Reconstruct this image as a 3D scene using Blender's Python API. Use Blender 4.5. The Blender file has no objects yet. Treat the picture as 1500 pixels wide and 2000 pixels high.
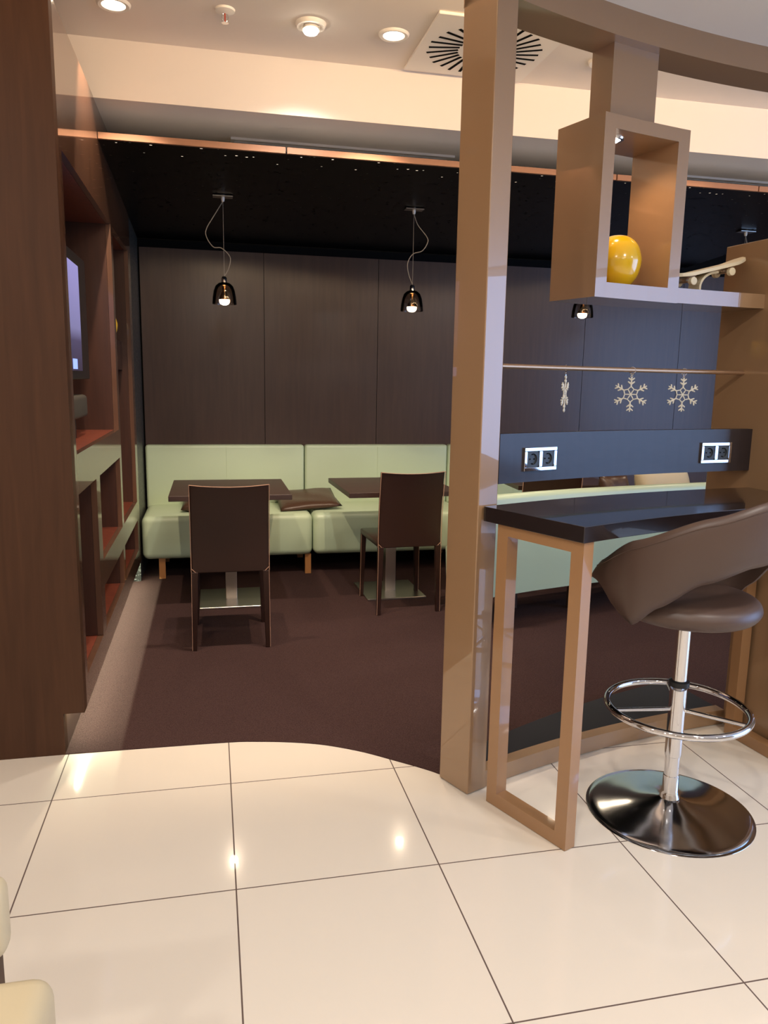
import bpy, bmesh, math, random
from mathutils import Vector, Matrix
random.seed(7)
C = bpy.context.scene.collection
PI = math.pi
# ------------------------------------------------------------------ camera
F_PX, YAW, PITCH, ROLL = 1504.38, 0.222011, -0.171284, 0.017724
CAM = Vector((-0.04344, -2.01388, 1.43821))
cy, sy, cp, sp = math.cos(YAW), math.sin(YAW), math.cos(PITCH), math.sin(PITCH)
fwd = Vector((sy*cp, cy*cp, sp)); rgt = Vector((cy, -sy, 0)); upv = rgt.cross(fwd)
r2 = math.cos(ROLL)*rgt + math.sin(ROLL)*upv; u2 = -math.sin(ROLL)*rgt + math.cos(ROLL)*upv
cd = bpy.data.cameras.new('camera'); cam = bpy.data.objects.new('camera', cd); C.objects.link(cam)
M = Matrix((r2, u2, -fwd)).transposed().to_4x4(); M.translation = CAM
cam.matrix_world = M
cd.sensor_fit = 'HORIZONTAL'; cd.sensor_width = 36.0; cd.lens = 36.0*F_PX/1500.0
cd.clip_start = 0.05; cd.clip_end = 60
bpy.context.scene.camera = cam
# ------------------------------------------------------------------ view, world, large lights
sc = bpy.context.scene
sc.view_settings.view_transform = 'Standard'; sc.view_settings.look = 'None'
sc.view_settings.gamma = 1; sc.view_settings.use_curve_mapping = False
sc.view_settings.exposure = 0.0
w = bpy.data.worlds.new('world'); sc.world = w; w.use_nodes = True
w.node_tree.nodes['Background'].inputs[0].default_value = (0.50, 0.70, 1.0, 1)
w.node_tree.nodes['Background'].inputs[1].default_value = 0.6
WARM = (1.0, 0.78, 0.56); WARM2 = (1.0, 0.94, 0.865); DAY = (0.32, 0.54, 1.0)
def area(name, loc, size, power, color, direction, size_y=None, spread=None, shape=None, parent=None):
    l = bpy.data.lights.new(name, 'AREA'); l.energy = power; l.color = color
    l.shape = shape or ('RECTANGLE' if size_y else 'DISK'); l.size = size
    if size_y: l.size_y = size_y
    if spread: l.spread = spread
    o = bpy.data.objects.new(name, l); C.objects.link(o); o.location = loc
    o.rotation_euler = (0, 0, 0) if tuple(direction) == (0, 0, -1) else Vector(direction).to_track_quat('-Z', 'Y').to_euler()
    return o
def spot(name, loc, power, color, direction, angle, blend=0.4, radius=0.03):
    l = bpy.data.lights.new(name, 'SPOT'); l.energy = power; l.color = color
    l.spot_size = math.radians(angle); l.spot_blend = blend; l.shadow_soft_size = radius
    o = bpy.data.objects.new(name, l); C.objects.link(o); o.location = loc
    o.rotation_euler = Vector(direction).to_track_quat('-Z', 'Y').to_euler()
    return o
# daylight in the tall window of the right wall
area('daylight', (6.93, -1.7, 1.45), 4.2, 170, DAY, (-1, 0, -0.05), size_y=2.3)
# downlights of the front room (dropped ceiling)
FRONT = [(-1.7, -2.6), (0.1, -1.4), (1.7, -1.2), (-0.2, -3.9), (1.9, -3.2), (3.6, -1.6), (3.7, -4.0), (-1.9, -5.0), (1.2, -5.6)]
for (x, y) in FRONT:
    area('front_downlight', (x, y, 2.645), 0.16, 22, WARM2, (0, 0, -1))
# downlights of the left aisle (upper ceiling)
for (x, y) in [(-1.6, -1.0)]:
    area('aisle_downlight', (x, y, 2.925), 0.16, 19, WARM2, (0, 0, -1))
# added unseen warm lights behind the partition's beam, brightening the band of ceiling
for a, pw in ((122, 9.5), (108, 9.5), (94, 7.0), (80, 6.0), (66, 6.0)):
    t = math.radians(a); d = (math.cos(t), math.sin(t), 0)
    area('fascia_fill', (2.536+4.36*d[0], -3.56+4.36*d[1], 2.80), 0.9, pw, (1.0, 0.70, 0.41), (d[0], d[1], 0.12), size_y=0.10)

# ------------------------------------------------------------------ materials
def srgb(r, g, b):
    f = lambda c: (c/255/12.92) if c/255 <= 0.04045 else ((c/255+0.055)/1.055)**2.4
    return (f(r), f(g), f(b), 1)
def mat(name, col, rough=0.5, metal=0.0, spec=0.5, coat=0.0, coat_rough=0.03, emis=None, estr=0.0):
    m = bpy.data.materials.new(name); m.use_nodes = True
    p = m.node_tree.nodes['Principled BSDF']
    p.inputs['Base Color'].default_value = col
    p.inputs['Roughness'].default_value = rough; p.inputs['Metallic'].default_value = metal
    p.inputs['Specular IOR Level'].default_value = spec
    p.inputs['Coat Weight'].default_value = coat; p.inputs['Coat Roughness'].default_value = coat_rough
    if emis:
        p.inputs['Emission Color'].default_value = emis; p.inputs['Emission Strength'].default_value = estr
    return m
def nd(m, t, **kw):
    n = m.node_tree.nodes.new(t)
    for k, v in kw.items(): setattr(n, k, v)
    return n
def lk(m, a, b): m.node_tree.links.new(a, b)
def noise_color(m, c1, c2, scale=(8, 8, 8), nscale=4.0, detail=5.0, lo=0.3, hi=0.7, distort=0.0):
    tc = nd(m, 'ShaderNodeTexCoord'); mp = nd(m, 'ShaderNodeMapping'); mp.inputs['Scale'].default_value = scale
    nz = nd(m, 'ShaderNodeTexNoise'); nz.inputs['Scale'].default_value = nscale; nz.inputs['Detail'].default_value = detail
    nz.inputs['Distortion'].default_value = distort
    cr = nd(m, 'ShaderNodeValToRGB')
    cr.color_ramp.elements[0].position = lo; cr.color_ramp.elements[0].color = c1
    cr.color_ramp.elements[1].position = hi; cr.color_ramp.elements[1].color = c2
    lk(m, tc.outputs['Object'], mp.inputs[0]); lk(m, mp.outputs[0], nz.inputs['Vector'])
    lk(m, nz.outputs['Fac'], cr.inputs[0]); lk(m, cr.outputs[0], m.node_tree.nodes['Principled BSDF'].inputs['Base Color'])
    return nz
def bump(m, nscale, strength, dist=0.002, detail=3):
    tc = nd(m, 'ShaderNodeTexCoord'); nz = nd(m, 'ShaderNodeTexNoise'); nz.inputs['Scale'].default_value = nscale; nz.inputs['Detail'].default_value = detail
    b = nd(m, 'ShaderNodeBump'); b.inputs['Strength'].default_value = strength; b.inputs['Distance'].default_value = dist
    lk(m, tc.outputs['Object'], nz.inputs['Vector']); lk(m, nz.outputs['Fac'], b.inputs['Height'])
    lk(m, b.outputs[0], m.node_tree.nodes['Principled BSDF'].inputs['Normal'])
def wood(name, c1, c2, rough=0.35, coat=0.0, coat_rough=0.08, scale=(14, 14, 0.9), spec=0.4):
    m = mat(name, c1, rough, coat=coat, coat_rough=coat_rough, spec=spec)
    noise_color(m, c1, c2, scale, 2.6, 8, 0.25, 0.75, 0.6)
    return m

M_tile = mat('porcelain_tile', srgb(225, 214, 199), 0.12, spec=0.5, coat=0.3, coat_rough=0.01)
def tile_nodes(m):
    tc = nd(m, 'ShaderNodeTexCoord'); sx = nd(m, 'ShaderNodeSeparateXYZ'); lk(m, tc.outputs['Object'], sx.inputs[0])
    outs = []
    for ax, per in (('X', 0.6), ('Y', 0.5919)):
        d = nd(m, 'ShaderNodeMath', operation='DIVIDE'); d.inputs[1].default_value = per; lk(m, sx.outputs[ax], d.inputs[0])
        a = nd(m, 'ShaderNodeMath', operation='ADD'); a.inputs[1].default_value = 0.5; lk(m, d.outputs[0], a.inputs[0])
        f = nd(m, 'ShaderNodeMath', operation='FRACT'); lk(m, a.outputs[0], f.inputs[0])
        s = nd(m, 'ShaderNodeMath', operation='SUBTRACT'); s.inputs[1].default_value = 0.5; lk(m, f.outputs[0], s.inputs[0])
        b = nd(m, 'ShaderNodeMath', operation='ABSOLUTE'); lk(m, s.outputs[0], b.inputs[0])
        l = nd(m, 'ShaderNodeMath', operation='LESS_THAN'); l.inputs[1].default_value = 0.0021/per; lk(m, b.outputs[0], l.inputs[0])
        outs.append(l)
    mx = nd(m, 'ShaderNodeMath', operation='MAXIMUM'); lk(m, outs[0].outputs[0], mx.inputs[0]); lk(m, outs[1].outputs[0], mx.inputs[1])
    mc = nd(m, 'ShaderNodeMix', data_type='RGBA'); mc.inputs['A'].default_value = srgb(225, 214, 199); mc.inputs['B'].default_value = srgb(96, 78, 70)
    lk(m, mx.outputs[0], mc.inputs['Factor']); p = m.node_tree.nodes['Principled BSDF']; lk(m, mc.outputs['Result'], p.inputs['Base Color'])
    mr = nd(m, 'ShaderNodeMapRange'); mr.inputs['To Min'].default_value = 0.12; mr.inputs['To Max'].default_value = 0.7
    lk(m, mx.outputs[0], mr.inputs['Value']); lk(m, mr.outputs[0], p.inputs['Roughness'])
tile_nodes(M_tile)
M_carpet = mat('carpet', srgb(74, 54, 52), 0.95, spec=0.1)
noise_color(M_carpet, srgb(49, 34, 33), srgb(77, 56, 53), (1, 1, 1), 260, 2, 0.3, 0.7); bump(M_carpet, 420, 0.6, 0.004)
M_ceil = mat('ceiling_paint', srgb(238, 228, 216), 0.8, spec=0.2)
M_ceil_front = mat('ceiling_paint_front', srgb(226, 220, 214), 0.8, spec=0.2)
M_wallplain = mat('wall_paint', srgb(214, 200, 182), 0.8, spec=0.2)
M_white = mat('white_enamel', srgb(236, 230, 220), 0.4)
M_lacq = mat('taupe_lacquer', srgb(150, 118, 86), 0.35, coat=1.0, coat_rough=0.02)
M_lacq_frame = mat('bronze_lacquer', srgb(158, 118, 80), 0.4, coat=0.6, coat_rough=0.05)
M_wenge = wood('wenge_panel', srgb(68, 48, 40), srgb(78, 56, 46), 0.42, coat=0.35, coat_rough=0.2)
M_walnut = wood('brown_veneer', srgb(62, 39, 25), srgb(76, 49, 32), 0.5, spec=0.22)
M_niche_shade = wood('red_veneer_shaded', srgb(52, 29, 21), srgb(68, 39, 28), 0.45, coat=0.2, coat_rough=0.2)  # niche uprights and back: shade painted in as a darker veneer
M_niche_lit = wood('red_veneer_lit', srgb(92, 42, 29), srgb(116, 56, 38), 0.45, coat=0.2, coat_rough=0.2)  # niche floors: light painted in as a brighter, redder veneer
M_unit = wood('unit_veneer', srgb(78, 52, 38), srgb(98, 66, 48), 0.4, coat=1.0, coat_rough=0.06)
M_bar = wood('bar_top_veneer', srgb(24, 18, 20), srgb(34, 26, 27), 0.25, coat=1.0, coat_rough=0.05, scale=(1.5, 20, 20))
M_board = wood('board_veneer', srgb(36, 28, 30), srgb(44, 34, 35), 0.45, coat=0.25, coat_rough=0.16, scale=(1.5, 20, 20))
M_table = wood('table_veneer', srgb(50, 34, 30), srgb(64, 45, 39), 0.42, coat=0.1, coat_rough=0.2, scale=(1.5, 20, 20))
M_green = mat('mint_leather', srgb(184, 200, 170), 0.38, spec=0.5); bump(M_green, 300, 0.08, 0.001)
M_cream = mat('cream_leather', srgb(194, 178, 146), 0.5); bump(M_cream, 300, 0.08, 0.001)
M_brown = mat('brown_leather', srgb(46, 26, 19), 0.38, spec=0.3); bump(M_brown, 350, 0.12, 0.001)
M_cush = mat('cushion_leather', srgb(74, 52, 40), 0.35, spec=0.5); bump(M_cush, 60, 0.25, 0.004)
M_stool = mat('stool_leather', srgb(78, 60, 52), 0.42, spec=0.5); bump(M_stool, 350, 0.1, 0.001)
M_stitch = mat('tan_thread', srgb(170, 130, 105), 0.7)
M_chrome = mat('chrome', srgb(225, 225, 228), 0.05, metal=1.0)
M_polish = mat('polished_steel', srgb(200, 202, 206), 0.11, metal=1.0)
M_steel = mat('brushed_steel', srgb(190, 182, 172), 0.3, metal=1.0)
M_rod = mat('satin_bronze', srgb(190, 158, 130), 0.35, metal=0.8)
M_black = mat('black_plastic', srgb(22, 22, 24), 0.4)
M_dark = mat('dark_void', srgb(12, 11, 11), 0.9, spec=0.05)
M_blackwall = mat('black_panel', srgb(9, 9, 10), 0.6, spec=0.08)
M_insert = mat('anthracite_plastic', srgb(52, 56, 60), 0.45)
M_edge = wood('light_edge_veneer', srgb(150, 106, 80), srgb(164, 118, 88), 0.5, scale=(1.2, 20, 20))
M_leg = mat('oak_leg', srgb(170, 116, 66), 0.45)
M_ball = mat('yellow_glaze', srgb(218, 174, 14), 0.2, coat=1.0, coat_rough=0.02)
M_ivory = mat('ivory_paint', srgb(228, 216, 186), 0.5)
M_flake = mat('frosted_acrylic', srgb(222, 214, 196), 0.25, spec=0.8); bump(M_flake, 500, 0.5, 0.003)
M_cord = mat('clear_cord', srgb(150, 140, 125), 0.35)
M_bulb = mat('bulb_glow', (1, 0.9, 0.75, 1), 0.3, emis=(1, 0.80, 0.55, 1), estr=18)
M_lamp = mat('lamp_glow', (1, 0.9, 0.75, 1), 0.3, emis=(1, 0.84, 0.62, 1), estr=9)
M_lamp2 = mat('spot_glow', (1, 0.9, 0.75, 1), 0.3, emis=(1, 0.90, 0.76, 1), estr=30)
M_led = mat('led_glow', (1, 0.9, 0.75, 1), 0.3, emis=(0.95, 1.0, 0.75, 1), estr=12)
M_led2 = mat('warm_strip', (1, 0.9, 0.75, 1), 0.3, emis=(1, 0.82, 0.62, 1), estr=1.0)
M_gold = mat('copper_reflector', srgb(220, 180, 130), 0.15, metal=1.0)
def smoked():
    m = bpy.data.materials.new('smoked_glass'); m.use_nodes = True; nt = m.node_tree; nt.nodes.clear()
    out = nt.nodes.new('ShaderNodeOutputMaterial'); t = nt.nodes.new('ShaderNodeBsdfTransparent'); t.inputs[0].default_value = (0.74, 0.69, 0.65, 1)
    g = nt.nodes.new('ShaderNodeBsdfGlossy'); g.inputs['Roughness'].default_value = 0.05; g.inputs['Color'].default_value = (0.8, 0.8, 0.8, 1)
    fr = nt.nodes.new('ShaderNodeFresnel'); mx = nt.nodes.new('ShaderNodeMixShader')
    fr.inputs[0].default_value = 1.3; nt.links.new(fr.outputs[0], mx.inputs[0]); nt.links.new(t.outputs[0], mx.inputs[1]); nt.links.new(g.outputs[0], mx.inputs[2]); nt.links.new(mx.outputs[0], out.inputs[0])
    return m
M_smoke = smoked()
def perforated():
    m = mat('perforated_black', srgb(6, 6, 7), 0.32, spec=0.12); nt = m.node_tree
    tc = nd(m, 'ShaderNodeTexCoord'); mp = nd(m, 'ShaderNodeMapping'); mp.inputs['Scale'].default_value = (24, 24, 0.0)
    vo = nd(m, 'ShaderNodeTexVoronoi'); vo.inputs['Scale'].default_value = 1.0; vo.inputs['Randomness'].default_value = 0.9
    lt = nd(m, 'ShaderNodeMath', operation='LESS_THAN'); lt.inputs[1].default_value = 0.21
    lk(m, tc.outputs['Object'], mp.inputs[0]); lk(m, mp.outputs[0], vo.inputs['Vector']); lk(m, vo.outputs['Distance'], lt.inputs[0])
    tr = nd(m, 'ShaderNodeBsdfTransparent'); mx = nd(m, 'ShaderNodeMixShader'); out = nt.nodes['Material Output']
    lk(m, lt.outputs[0], mx.inputs[0]); lk(m, nt.nodes['Principled BSDF'].outputs[0], mx.inputs[1]); lk(m, tr.outputs[0], mx.inputs[2]); lk(m, mx.outputs[0], out.inputs[0])
    return m
M_perf = perforated()
M_carved = mat('carved_black', srgb(62, 62, 60), 0.35, spec=0.5)
def carved(m):
    tc = nd(m, 'ShaderNodeTexCoord'); vo = nd(m, 'ShaderNodeTexVoronoi', feature='DISTANCE_TO_EDGE'); vo.inputs['Scale'].default_value = 34
    b = nd(m, 'ShaderNodeBump'); b.inputs['Strength'].default_value = 0.9; b.inputs['Distance'].default_value = 0.01
    lk(m, tc.outputs['Object'], vo.inputs['Vector']); lk(m, vo.outputs['Distance'], b.inputs['Height']); lk(m, b.outputs[0], m.node_tree.nodes['Principled BSDF'].inputs['Normal'])
carved(M_carved)
def screen():
    m = mat('screen_picture', (0.01, 0.01, 0.012, 1), 0.2); p = m.node_tree.nodes['Principled BSDF']
    tc = nd(m, 'ShaderNodeTexCoord'); sx = nd(m, 'ShaderNodeSeparateXYZ'); lk(m, tc.outputs['Generated'], sx.inputs[0])
    cr = nd(m, 'ShaderNodeValToRGB'); e = cr.color_ramp.elements
    e[0].position = 0.0; e[0].color = (0.02, 0.02, 0.05, 1); e[1].position = 1.0; e[1].color = (0.30, 0.28, 0.62, 1)
    a = e.new(0.28); a.color = (0.05, 0.05, 0.12, 1); b = e.new(0.40); b.color = (0.20, 0.20, 0.40, 1)
    lk(m, sx.outputs['Z'], cr.inputs[0]); lk(m, cr.outputs[0], p.inputs['Emission Color']); p.inputs['Emission Strength'].default_value = 1.0
    return m
M_screen = screen()
M_logo = mat('screen_caption', (0.02, 0.02, 0.02, 1), 0.3, emis=(0.30, 0.42, 1.0, 1), estr=1.4)
M_glass = mat('window_glass', (1, 1, 1, 1), 0.02); M_glass.node_tree.nodes['Principled BSDF'].inputs['Transmission Weight'].default_value = 1.0

# ------------------------------------------------------------------ mesh helpers
def B(): return bmesh.new()
def box(bm, x0, x1, y0, y1, z0, z1, bev=0.0, seg=2):
    r = bmesh.ops.create_cube(bm, size=1.0); vs = r['verts']
    for v in vs: v.co = Vector(((x0+x1)/2+v.co.x*(x1-x0), (y0+y1)/2+v.co.y*(y1-y0), (z0+z1)/2+v.co.z*(z1-z0)))
    if bev > 0:
        es = list({e for v in vs for e in v.link_edges})
        bmesh.ops.bevel(bm, geom=es, offset=bev, segments=seg, profile=0.5, affect='EDGES', clamp_overlap=True)
    return bm
def hexa(bm, p):          # 8 points: bottom 4 ccw, top 4 ccw
    v = [bm.verts.new(q) for q in p]
    for f in ((3, 2, 1, 0), (4, 5, 6, 7), (0, 1, 5, 4), (1, 2, 6, 5), (2, 3, 7, 6), (3, 0, 4, 7)): bm.faces.new([v[i] for i in f])
    return bm
def ring_pts(c, ax, r, n):
    ax = Vector(ax).normalized(); t = Vector((0, 0, 1)) if abs(ax.z) < 0.9 else Vector((1, 0, 0))
    a = ax.cross(t).normalized(); b = ax.cross(a)
    return [Vector(c)+r*(math.cos(2*PI*i/n)*a+math.sin(2*PI*i/n)*b) for i in range(n)]
def cone(bm, p0, p1, r0, r1, n=24, caps=True):
    ax = Vector(p1)-Vector(p0); A = [bm.verts.new(p) for p in ring_pts(p0, ax, r0, n)]; Bq = [bm.verts.new(p) for p in ring_pts(p1, ax, r1, n)]
    for i in range(n): bm.faces.new((A[i], A[(i+1) % n], Bq[(i+1) % n], Bq[i]))
    if caps: bm.faces.new(A[::-1]); bm.faces.new(Bq)
    return bm
def tube(bm, pts, r, n=8, closed=False):
    pts = [Vector(p) for p in pts]; N = len(pts); rings = []
    prev = None
    for i in range(N):
        a = pts[(i-1) % N] if (closed or i > 0) else pts[i]; b = pts[(i+1) % N] if (closed or i < N-1) else pts[i]
        t = (b-a).normalized()
        if prev is None:
            u = t.cross(Vector((0, 0, 1))); u = u if u.length > 0.05 else t.cross(Vector((1, 0, 0))); u.normalize()
        else:
            u = (prev-t*prev.dot(t)).normalized()
        prev = u; w_ = t.cross(u); rr = r[i] if isinstance(r, (list, tuple)) else r
        rings.append([bm.verts.new(pts[i]+rr*(math.cos(2*PI*k/n)*u+math.sin(2*PI*k/n)*w_)) for k in range(n)])
    for i in range(N if closed else N-1):
        A, Bq = rings[i], rings[(i+1) % N]
        for k in range(n): bm.faces.new((A[k], A[(k+1) % n], Bq[(k+1) % n], Bq[k]))
    if not closed: bm.faces.new(rings[0][::-1]); bm.faces.new(rings[-1])
    return bm
def lathe(bm, prof, n=40, c=(0, 0, 0)):
    rings = []
    for (r, z) in prof:
        if r < 1e-6: rings.append([bm.verts.new((c[0], c[1], c[2]+z))])
        else: rings.append([bm.verts.new((c[0]+r*math.cos(2*PI*i/n), c[1]+r*math.sin(2*PI*i/n), c[2]+z)) for i in range(n)])
    for a, b in zip(rings, rings[1:]):
        for i in range(n):
            j = (i+1) % n
            if len(a) == 1 and len(b) == 1: continue
            if len(a) == 1: bm.faces.new((a[0], b[i], b[j]))
            elif len(b) == 1: bm.faces.new((a[i], a[j], b[0]))
            else: bm.faces.new((a[i], a[j], b[j], b[i]))
    return bm
def smooth_curve(pts, sub=6):
    P = [Vector(p) for p in pts]; out = []
    for i in range(len(P)-1):
        p0, p1, p2, p3 = P[max(i-1, 0)], P[i], P[i+1], P[min(i+2, len(P)-1)]
        for k in range(sub):
            t = k/sub
            out.append(0.5*((2*p1)+(-p0+p2)*t+(2*p0-5*p1+4*p2-p3)*t*t+(-p0+3*p1-3*p2+p3)*t**3))
    return out+[P[-1]]
# the partition follows an arc: s metres along it from the post, R from its centre
OX, OY, TH0, RR = 2.536, -3.56, math.radians(113.8), 4.28
def pol(s, R, z=0.0):
    t = TH0-s/RR
    return Vector((OX+R*math.cos(t), OY+R*math.sin(t), z))
def arcbox(bm, s0, s1, R0, R1, z0, z1, n=None):
    n = n or max(1, int(abs(s1-s0)/0.06)); rings = []
    for i in range(n+1):
        s = s0+(s1-s0)*i/n
        a = R0(s) if callable(R0) else R0; b = R1(s) if callable(R1) else R1
        rings.append([bm.verts.new(pol(s, a, z0)), bm.verts.new(pol(s, b, z0)), bm.verts.new(pol(s, b, z1)), bm.verts.new(pol(s, a, z1))])
    for A, Bq in zip(rings, rings[1:]):
        for k in range(4): bm.faces.new((A[k], A[(k+1) % 4], Bq[(k+1) % 4], Bq[k]))
    bm.faces.new(rings[0]); bm.faces.new(rings[-1][::-1])
    return bm
def obj(name, bm, m, parent=None, smooth=False, world=False, bevel=0.0, sharp=40):
    bmesh.ops.recalc_face_normals(bm, faces=bm.faces[:])
    if world and parent is not None:
        root = parent if parent.parent is None else parent.parent
        bmesh.ops.translate(bm, verts=bm.verts[:], vec=-Vector(root.location))
    me = bpy.data.meshes.new(name); bm.to_mesh(me); bm.free()
    me.materials.append(m)
    if smooth:
        for p in me.polygons: p.use_smooth = True
        try: me.set_sharp_from_angle(angle=math.radians(sharp))
        except Exception: pass
    o = bpy.data.objects.new(name, me); C.objects.link(o)
    if parent is not None: o.parent = parent
    if bevel > 0:
        md = o.modifiers.new('bevel', 'BEVEL'); md.width = bevel; md.segments = 2; md.limit_method = 'ANGLE'; md.angle_limit = math.radians(50)
    return o
def tag(o, label, cat, group=None):
    o['label'] = label; o['category'] = cat
    if group: o['group'] = group
    return o
def thing(name, label, cat, loc=(0, 0, 0), rotz=0.0, group=None):
    o = bpy.data.objects.new(name, None); C.objects.link(o); o.empty_display_size = 0.1
    o.location = loc; o.rotation_euler = (0, 0, rotz); return tag(o, label, cat, group)
def struct(name, bm, m, parent=None, **kw):
    o = obj(name, bm, m, parent, **kw)
    if parent is None: o['kind'] = 'structure'
    return o
def dup(root, loc, rotz, label):
    r = root.copy(); C.objects.link(r); r.location = loc; r.rotation_euler = (0, 0, rotz); r['label'] = label
    for ch in list(root.children):
        c = ch.copy(); C.objects.link(c); c.parent = r
        for g in ch.children:
            d = g.copy(); C.objects.link(d); d.parent = c
    return r

# ------------------------------------------------------------------ setting
X0, X1, Y0, Y1 = -3.2, 7.0, -8.0, 4.15
ZC = 2.94
bm = B(); box(bm, X0, X1, Y0, Y1, -0.08, 0.0); struct('floor', bm, M_tile)
# carpet: straight edge, S-curve to the post, then along the partition
edge = [(-0.63, 0.926), (-0.30, 0.92), (0.0, 0.912), (0.115, 0.897), (0.226, 0.872), (0.32, 0.842), (0.402, 0.804), (0.51, 0.735), (0.611, 0.65), (0.68, 0.59), (0.73, 0.543), (0.768, 0.50)]
edge = [tuple(p.to_2d()) for p in smooth_curve([(a, b, 0) for a, b in edge], 4)]
edge += [tuple(pol(s, 4.40).to_2d()) for s in [0.02+0.1*i for i in range(14)]]
edge += [tuple(pol(s, 4.40).to_2d()) for s in (1.6, 2.2, 2.8, 3.4, 4.0)] + [(X1, 0.2), (X1, Y1), (-0.63, Y1)]
bm = B(); lo = [bm.verts.new((x, y, -0.004)) for x, y in edge]; hi = [bm.verts.new((x, y, 0.003)) for x, y in edge]
bm.faces.new(hi); bm.faces.new(lo[::-1])
for i in range(len(edge)):
    j = (i+1) % len(edge); bm.faces.new((lo[i], lo[j], hi[j], hi[i]))
struct('floor_carpet', bm, M_carpet)
bm = B(); box(bm, X0, X1, Y0, Y1, ZC, ZC+0.1); struct('ceiling', bm, M_ceil)
# dropped disc of ceiling inside the partition's circle
bm = B()
disc = []
for i in range(120):
    t = 2*PI*i/120; x, y = OX+4.30*math.cos(t), OY+4.30*math.sin(t)
    disc.append((min(max(x, X0), X1), min(max(y, Y0), Y1)))
lo = [bm.verts.new((x, y, 2.662)) for x, y in disc]; hi = [bm.verts.new((x, y, ZC)) for x, y in disc]
bm.faces.new(lo[::-1]); bm.faces.new(hi)
for i in range(120):
    j = (i+1) % 120; bm.faces.new((lo[i], lo[j], hi[j], hi[i]))
struct('ceiling_dropped', bm, M_ceil_front)
bm = B(); box(bm, -1.0, X1, 1.99, Y1, 2.685, ZC); struct('ceiling_soffit', bm, M_ceil)
# outer walls
bm = B(); box(bm, X0-0.1, X0, Y0, 1.2, 0, ZC); struct('wall_left', bm, M_wallplain)
bm = B(); box(bm, X0, X1, Y0-0.1, Y0, 0, ZC); struct('wall_front', bm, M_wallplain)
bm = B(); box(bm, -1.1, X1, Y1, Y1+0.1, 0, ZC); struct('wall_back', bm, M_blackwall)
bm = B()
box(bm, X1, X1+0.1, Y0, -4.0, 0, ZC); box(bm, X1, X1+0.1, 0.6, Y1, 0, ZC); box(bm, X1, X1+0.1, -4.0, 0.6, 2.75, ZC); box(bm, X1, X1+0.1, -4.0, 0.6, 0, 0.12)
struct('wall_right', bm, M_wallplain)
bm = B()
for y in (-4.0, -2.5, -0.95, 0.56): box(bm, X1-0.02, X1+0.08, y-0.02 if y > -4 else y, y+0.04, 0.12, 2.75)
box(bm, X1-0.02, X1+0.08, -4.0, 0.6, 0.12, 0.17); box(bm, X1-0.02, X1+0.08, -4.0, 0.6, 2.70, 2.75)
wf = struct('window_1', bm, M_black)
bm = B(); box(bm, X1+0.03, X1+0.04, -3.98, 0.58, 0.15, 2.72); struct('pane', bm, M_glass, wf)
# dark panels of the back wall
seams = [-0.535, 0.372, 1.266, 2.16, 3.053, 3.955, 4.86, 5.76, 6.66, 7.0]
for a, b in zip(seams, seams[1:]):
    bm = B(); box(bm, a+0.002, b-0.002, Y1-0.022, Y1-0.001, 0.10, 2.36); struct('wall_back_panel', bm, M_wenge)
# the end wall of brown veneer at the left (face towards the room), notch at its foot
bm = B()
box(bm, X0, -0.612, 0.925, 0.985, 0, 2.94); box(bm, -0.612, -0.535, 0.925, 0.985, 0.165, 2.94)
struct('wall_left_end', bm, M_walnut)
# carved black panel between the wall unit and the back wall
bm = B(); box(bm, -0.60, -0.545, 3.49, Y1-0.001, 0.0, 2.50); struct('wall_left_carved', bm, M_carved)
bm = B(); box(bm, -1.1, -1.0, 0.985, Y1, 0, ZC); struct('wall_left_back', bm, M_wallplain)

# black perforated ceiling panels, hung slightly sloping, with a veneered front edge
def zpan(y): return 2.538-0.058*(y-2.09)
pan = [(-0.538, 0.347, 'leftmost black perforated ceiling panel, against the brown wall unit'),
       (0.355, 1.253, 'black perforated ceiling panel between the first two joints, over the tables'),
       (1.261, 2.155, 'black perforated ceiling panel half hidden behind the tall lacquered post'),
       (2.163, 3.05, 'black perforated ceiling panel seen behind the hanging display box'),
       (3.058, 3.95, 'black perforated ceiling panel at the right edge, right of the display box')]
for a, b, lab in pan:
    r = thing('ceiling_panel', lab, 'ceiling panel', (a, 2.09, zpan(2.09)), 0, 'black perforated ceiling panels')
    a0, b0 = a, b; a, b = a-0.0039, b+0.0039
    bm = B(); hexa(bm, [(a, 2.1, zpan(2.1)), (b, 2.1, zpan(2.1)), (b, 4.12, zpan(4.12)), (a, 4.12, zpan(4.12))]+[(a, 2.1, zpan(2.1)+0.003), (b, 2.1, zpan(2.1)+0.003), (b, 4.12, zpan(4.12)+0.003), (a, 4.12, zpan(4.12)+0.003)])
    obj('sheet', bm, M_perf, r, world=True)
    a, b = a0, b0
    bm = B(); box(bm, a, b, 2.085, 2.103, zpan(2.09)-0.002, zpan(2.09)+0.027); obj('front_edge', bm, M_edge, r, world=True)

    # light strip lying on the panel behind its front edge, washing the soffit above
    bm = B(); 
    for y in (2.15, 2.21, 2.28): box(bm, a+0.02, b-0.02, y, y+0.012, zpan(y)+0.005, zpan(y)+0.010)
    obj('light_strip', bm, M_led2, r, world=True)
    area('plenum_strip', ((a+b)/2, 2.45, zpan(2.45)+0.012), 0.85, 0.03, (1.0, 0.76, 0.52), (0, -0.5, 1), size_y=0.012)

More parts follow.
